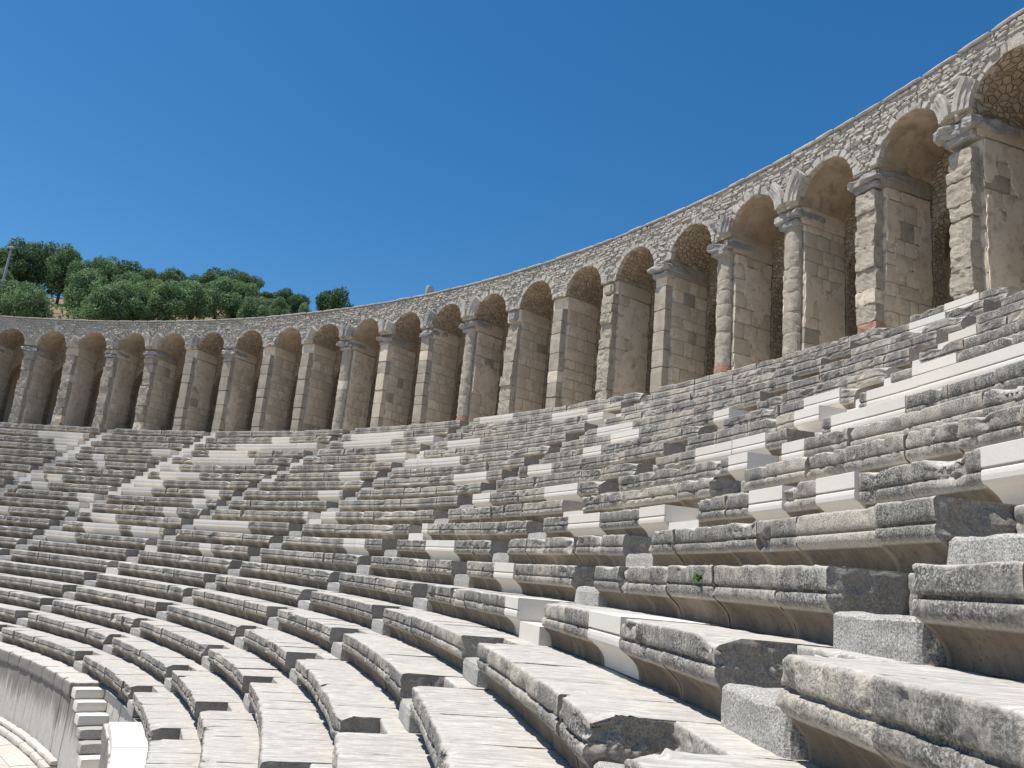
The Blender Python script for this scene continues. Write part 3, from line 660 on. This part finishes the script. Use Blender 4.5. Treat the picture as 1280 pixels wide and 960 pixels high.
# ring of rough voussoirs, thin coping, rubble facing
def pad(poly, prot, base=.03):
    """stone pad from an outline of (a, z) points"""
    P = np.array(poly); c = P.mean(0); n = len(P)
    o = np.concatenate([np.full((n, 1), base), P], 1)
    q = c+(P-c)*rng.uniform(.72, .86); i_ = np.concatenate([-prot*rng.uniform(.6, 1.15, (n, 1)), q], 1)
    mid = c+(P-c)*.97; m_ = np.concatenate([-prot*rng.uniform(.35, .7, (n, 1)), mid], 1)
    V = np.concatenate([o, m_, i_]); Fc = []
    for s in range(2):
        for j in range(n): Fc.append([s*n+j, s*n+(j+1) % n, (s+1)*n+(j+1) % n, (s+1)*n+j])
    Fc.append([2*n+j for j in range(n)])
    return V, Fc
for bi, th in enumerate(BAYS[4:25]):
    n = 14; bd = np.sort(np.linspace(.03, math.pi-.03, n+1)+np.concatenate([[0], rng.normal(0, .045, n-1), [0]]))
    for b0, b1 in zip(bd[:-1], bd[1:]):
        if rng.random() < .08: continue
        ro = WV+rng.choice([.10, .17, .24, .34])+rng.uniform(-.05, .05); ri = WV-.0+rng.uniform(-.02, .02); g_ = .012
        poly = [(ri*math.cos(b0+g_), ZS+ri*math.sin(b0+g_)), (ro*math.cos(b0+g_), ZS+ro*math.sin(b0+g_)), (ro*math.cos(b1-g_)*1.0, ZS+ro*math.sin(b1-g_)), (ri*math.cos(b1-g_), ZS+ri*math.sin(b1-g_))]
        V, Fc = pad(poly, rng.uniform(.01, .07), .15); V = cyl_map(V); V[:, 2] -= ZS
        mesh_obj('voussoir', make_mesh('voussoir', V, Fc, M_RUB), aw, pol(RA, th, ZS), th, ao)
t = t_r
while t < t_l:
    w = rng.uniform(.8, 1.5); tm = (t+w/2)*D2R; hw = w/2*D2R*RA-.008
    V, Fc = rough_box(-.10+rng.uniform(-.02, .03), .55, -hw, hw, ZT-.0, ZTOP+rng.uniform(-.02, .02), (2, 5, 2), .015, 4, .02, int(rng.integers(900)))
    V = cyl_map(V); V[:, 2] -= ZS; mesh_obj('coping_stone', make_mesh('coping_stone', V, Fc, M_RUB), aw, pol(RA, tm, ZS), tm, ao); t += w
stones = []
z = ZS+.02
while z < ZT-.05:
    hc = min(rng.uniform(.075, .15), ZT-z); s = t_r*D2R*RA
    while s < t_l*D2R*RA:
        w = rng.uniform(.10, .34) if rng.random() < .85 else rng.uniform(.34, .55); cth = (s+w/2)/RA
        bay = min(BAYS, key=lambda b: abs(b-cth)); da = (cth-bay)*RA
        dz = z+hc/2-ZS
        if math.hypot(da, dz) > WV+.24 or (dz < .02 and abs(da) > WV+.2):
            hw, hh = w/2-.008, hc/2-.006; j = lambda: rng.uniform(-.035, .035)
            tl = rng.normal(0, .05)
            poly = [(-hw+j()+abs(j()), -hh+j()*.4-tl*hw), (0+j(), -hh+j()*.5), (hw+j()-abs(j()), -hh+j()*.4+tl*hw), (hw+j()*.6, 0+j()*.5), (hw+j()-abs(j()), hh+j()*.4+tl*hw), (j(), hh+j()*.4), (-hw+j()+abs(j()), hh+j()*.4-tl*hw), (-hw+j()*.6, j()*.5)]
            if rng.random() > .05: stones.append((cth, z+hc/2, poly, rng.uniform(.02, .085)))
        s += w
    z += hc
stones.sort(key=lambda s_: np.linalg.norm(pol(RA, s_[0], s_[1])-CAM))
vis = [s_ for s_ in stones if s_[0] > .30]; hid = [s_ for s_ in stones if s_[0] <= .30]
bulkV, bulkF, off = [], [], 0
for q, (cth, zc, poly, pr_) in enumerate(vis+hid):
    V, Fc = pad(poly, pr_); V = cyl_map(V)
    if q < 300:
        mesh_obj('rubble_stone', make_mesh('rubble_stone', V, Fc, M_RUB), aw, pol(RA, cth, zc), cth, ao)
    else:
        c_, s_ = math.cos(cth), math.sin(cth); P = pol(RA, cth, zc)
        bulkV.append(np.stack([V[:, 0]*c_-V[:, 1]*s_+P[0], V[:, 0]*s_+V[:, 1]*c_+P[1], V[:, 2]+P[2]], 1)); bulkF += [[x+off for x in f] for f in Fc]; off += len(V)
o = mesh_obj('rubble_facing', make_mesh('rubble_facing', np.concatenate(bulkV)-ao, bulkF, M_RUB), aw); o['kind'] = 'stuff'

# stone post on top of the wall
V, Fc = rough_box(-.20, .20, -.14, .14, 0, .62, (3, 3, 5), .03, 4, .04, 5)
P = pol(RA+.45, pier_theta(10)+.012, ZTOP-.02)
tag(mesh_obj('stone_stub', make_mesh('stone_stub', V, Fc, M_GREY), None, P, .6), 'small upright stone stub standing on the arcade wall top', 'stone')

# ------------------------------------------------------------------ hill trees
def crown_mesh(name, seed, mat, n=9000):
    r = np.random.default_rng(seed)
    lobes = [(np.array([0, 0, .50]), .27)]
    for _ in range(20):
        a = r.uniform(0, 2*math.pi); e = r.uniform(-.45, 1.35); d = r.uniform(.22, .34)
        lobes.append((np.array([d*math.cos(a)*math.cos(e), d*math.sin(a)*math.cos(e), .52+d*math.sin(e)*1.1]), r.uniform(.08, .155)))
    ws = np.array([l[1]**2 for l in lobes]); ws /= ws.sum(); idx = r.choice(len(lobes), n, p=ws)
    C = np.array([lobes[q][0] for q in idx]); Rd = np.array([lobes[q][1] for q in idx])
    d = r.normal(size=(n, 3)); d /= np.linalg.norm(d, axis=1)[:, None]
    P = C+d*(Rd*r.uniform(.45, 1.2, n)**.6)[:, None]; P[:, 2] = np.maximum(P[:, 2], .06+.1*r.random(n))
    # leaf sprays
    nrm = d*.7+r.normal(size=(n, 3))*.6; nrm /= np.linalg.norm(nrm, axis=1)[:, None]
    t1 = np.cross(nrm, r.normal(size=(n, 3))); t1 /= np.linalg.norm(t1, axis=1)[:, None]; t2 = np.cross(nrm, t1)
    s = r.uniform(.010, .026, n)[:, None]
    V = np.stack([P-t1*s, P-t2*s*.55, P+t1*s, P+t2*s*.55], 1).reshape(-1, 3)
    return make_mesh(name, V, np.arange(4*n).reshape(-1, 4), mat)
def trunk_mesh(seed):
    r = np.random.default_rng(seed); V = []; Fc = []
    def tube(p0, p1, r0, r1, n=6):
        o = len(V); a = np.array(p0, float); b = np.array(p1, float); d = b-a; d /= np.linalg.norm(d)
        u = np.cross(d, [.3, .8, .2]); u /= np.linalg.norm(u); w = np.cross(d, u)
        for pp, rr in ((a, r0), ((a+b)/2+r.normal(0, .008, 3), (r0+r1)/2), (b, r1)):
            for q in range(n):
                an = 2*math.pi*q/n; V.append(tuple(pp+rr*(u*math.cos(an)+w*math.sin(an))))
        for s in range(2):
            for q in range(n): Fc.append([o+s*n+q, o+s*n+(q+1) % n, o+(s+1)*n+(q+1) % n, o+(s+1)*n+q])
    tube((0, 0, -.06), (.01, 0, .34), .032, .022)
    for _ in range(6):
        a = r.uniform(0, 6.28); tube((0, 0, r.uniform(.15, .34)), (.22*math.cos(a), .22*math.sin(a), r.uniform(.45, .72)), .016, .005, 5)
    return make_mesh('trunk', np.array(V), Fc, M_BARK)
CR = [[crown_mesh('crown', 10+m*5+q, M_LEAF[m]) for q in range(3)] for m in range(3)]
TR = [trunk_mesh(q) for q in range(3)]
# x, y, top z, crown width, kind (0 evergreen, 1 lighter olive green, 2 dark), label
TREES = [(-34.9, 104.8, 42.2, 9, 2, 'dark spreading tree on the hill crest at the far left edge'), (-34.1, 107.8, 43.5, 8, 2, 'dark tree on the crest just right of the tall mast'),
 (-30.4, 106.6, 42.5, 7, 2, 'dark tree on the crest above the bare red slope'), (-26.8, 105.4, 42.0, 6, 0, 'narrow green crest tree right of the bare red slope'),
 (-23.7, 104.9, 40.4, 6.5, 0, 'green crest tree where the skyline steps down'), (-20.7, 104.4, 40.3, 7, 0, 'leftmost of the three round green trees on the mid crest'),
 (-18.8, 106.5, 41.4, 7, 2, 'tallest of the three round green trees on the mid crest'), (-15.4, 104.9, 39.8, 6, 0, 'rightmost of the three round green trees, beside the skyline dip'),
 (-13.8, 110.2, 41.4, 6.5, 2, 'dark tree on the skyline right of the dip'), (-10.8, 112.7, 42.0, 6, 2, 'dark tree on the skyline left of the big dark dome'),
 (-7.9, 112.8, 43.5, 8, 2, 'big dark dome-shaped tree on the right part of the crest'), (-4.7, 111.9, 42.4, 6.5, 2, 'dark tree leaning on the right side of the big dome'),
 (0.2, 109.5, 39.4, 4, 2, 'small dark tree, left of the low trio on the right slope'), (1.6, 111.0, 40.4, 5, 2, 'small dark tree, middle of the low trio on the right slope'),
 (4.0, 109.7, 39.3, 4, 2, 'small dark tree, right of the low trio on the right slope'), (9.9, 108.3, 41.3, 6.0, 2, 'lone round dark tree against the sky above the arcade wall'),
 (-18.2, 82.3, 29.4, 6, 1, 'lower green tree behind the wall below the mast'), (-15.3, 81.8, 29.2, 5.5, 1, 'lower green tree behind the wall at the foot of the bare slope'),
 (-14.2, 89.6, 33.6, 5.5, 1, 'green tree right beside the bare red slope, halfway up'), (-9.5, 85.4, 30.8, 6, 1, 'light green tree low behind the wall, first right of the bare slope'),
 (-8.7, 88.1, 32.2, 6, 1, 'light green tree below the leftmost round crest tree'), (-7.4, 91.0, 33.5, 6, 1, 'light green tree below the tallest round crest tree'),
 (-4.2, 89.3, 32.7, 6, 1, 'light green tree below the skyline dip'), (-2.8, 92.1, 34.2, 6, 1, 'light green tree below the dark tree right of the dip'),
 (-1.0, 95.1, 35.6, 6, 1, 'light green tree straight below the big dark dome'), (0.6, 97.9, 36.3, 5.5, 1, 'light green tree at the right foot of the big dome'),
 (4.3, 93.9, 33.7, 4.5, 1, 'low light green bush tree below the right slope trio'), (5.4, 98.6, 34.8, 4, 1, 'low pale bush tree at the right end of the wood'),
 (7.9, 101.5, 35.4, 3.5, 1, 'small pale bush between the wood and the lone round tree'), (13.6, 106.2, 37.6, 3, 1, 'tiny shrub tip over the wall right of the lone tree'),
 (-17.5, 97.5, 35.8, 5, 1, 'light green tree on the slope below the narrow crest tree'), (2.6, 104.2, 36.6, 5, 1, 'light green tree filling the gap below the right slope trio'), (-3.9, 101.5, 37.2, 5.5, 0, 'green tree tucked below the left flank of the big dome'), (-25.6, 92.0, 33.6, 4.5, 1, 'light green bush tree at the left edge beside the mast foot'), (-12.5, 96.5, 36.4, 6, 0, 'green tree halfway up between the mid crest and the wall')]
for q, (x, y, zt, wd, kd, lab) in enumerate(TREES):
    zb = float(hill(np.array(x), np.array(y)))-.6; ht = zt-zb
    t = thing('hill_tree', (x, y, zb), lab, 'tree', 'trees on the hill behind the theatre'); t.rotation_euler = (0, 0, q*1.7); t.scale = (wd/.86, wd/.86, ht/.98)
    mesh_obj('crown', CR[kd][q % 3], t); mesh_obj('trunk', TR[q % 3], t)
# low scrub between the trees
r = np.random.default_rng(5); n = 9000
sx = r.uniform(-60, 30, n*2); sy = r.uniform(72, 128, n*2)
kp = fbm(np.stack([sx*.16, sy*.16, sx*0], -1), 3) > .47; sx, sy = sx[kp], sy[kp]; n = len(sx)
sz = hill(sx, sy)+(fbm(np.stack([sx*.12, sy*.12, sx*0], -1), 4)-.5)*3+r.uniform(0, 1.3, n)
P = np.stack([sx, sy, sz], 1); a = r.normal(size=(n, 3)); a /= np.linalg.norm(a, axis=1)[:, None]; b = np.cross(a, r.normal(size=(n, 3))); b /= np.linalg.norm(b, axis=1)[:, None]
s = r.uniform(.12, .4, n)[:, None]; V = np.stack([P-a*s, P-b*s*.6, P+a*s, P+b*s*.6], 1).reshape(-1, 3)
tag(mesh_obj('hill_scrub', make_mesh('hill_scrub', V, np.arange(4*n).reshape(-1, 4), M_LEAF[1])), 'low green scrub covering the hill slope between the trees', 'scrub', kind='stuff')
# mast on the hill
x, y = -18.6, 82.2; zb = float(hill(np.array(x), np.array(y)))-.3; zt = 32.9
mt = thing('lamp_mast', (x, y, zb), 'tall grey mast with a lamp head on the hill, far left', 'mast')
def lathe(prof, n=12):
    V = [(rr*math.cos(6.2832*q/n), rr*math.sin(6.2832*q/n), z) for rr, z in prof for q in range(n)]
    return np.array(V), [[s*n+q, s*n+(q+1) % n, (s+1)*n+(q+1) % n, (s+1)*n+q] for s in range(len(prof)-1) for q in range(n)]+[[(len(prof)-1)*n+q for q in range(n)]]
mesh_obj('pole', make_mesh('pole', *lathe([(.24, 0), (.18, 2), (.10, zt-zb-.5), (.09, zt-zb-.3)]), M_METAL, smooth=True), mt)
hd = mesh_obj('lamp_head', make_mesh('lamp_head', *rough_box(-.30, .30, -.18, .18, zt-zb-.25, zt-zb, (3, 3, 3), .0, 1, .06), M_METAL), mt)

# weed growing from the front of the eighth seat row
r = np.random.default_rng(3); V = []; Fc = []
for q in range(60):
    a = r.uniform(0, 6.28); e = r.uniform(-.2, 1.2); L = r.uniform(.04, .10); d = np.array([math.cos(a)*math.cos(e), math.sin(a)*math.cos(e), math.sin(e)])
    u = np.cross(d, [0, 0, 1]); u /= np.linalg.norm(u); w = r.uniform(.008, .016); o = len(V); b0 = d*.01
    for pp, ww in ((b0, .3), (b0+d*L*.5+np.array([0, 0, .006]), 1.), (b0+d*L-np.array([0, 0, .01]), .15)): V += [tuple(pp-u*w*ww), tuple(pp+u*w*ww)]
    Fc += [[o, o+1, o+3, o+2], [o+2, o+3, o+5, o+4]]
tag(mesh_obj('weed', make_mesh('weed', np.array(V), Fc, M_WEED), None, pol(R1+7*T-.02, 10.2*D2R, 8*H-.12), 0), 'small bright green weed sprouting from a seat front joint', 'weed')
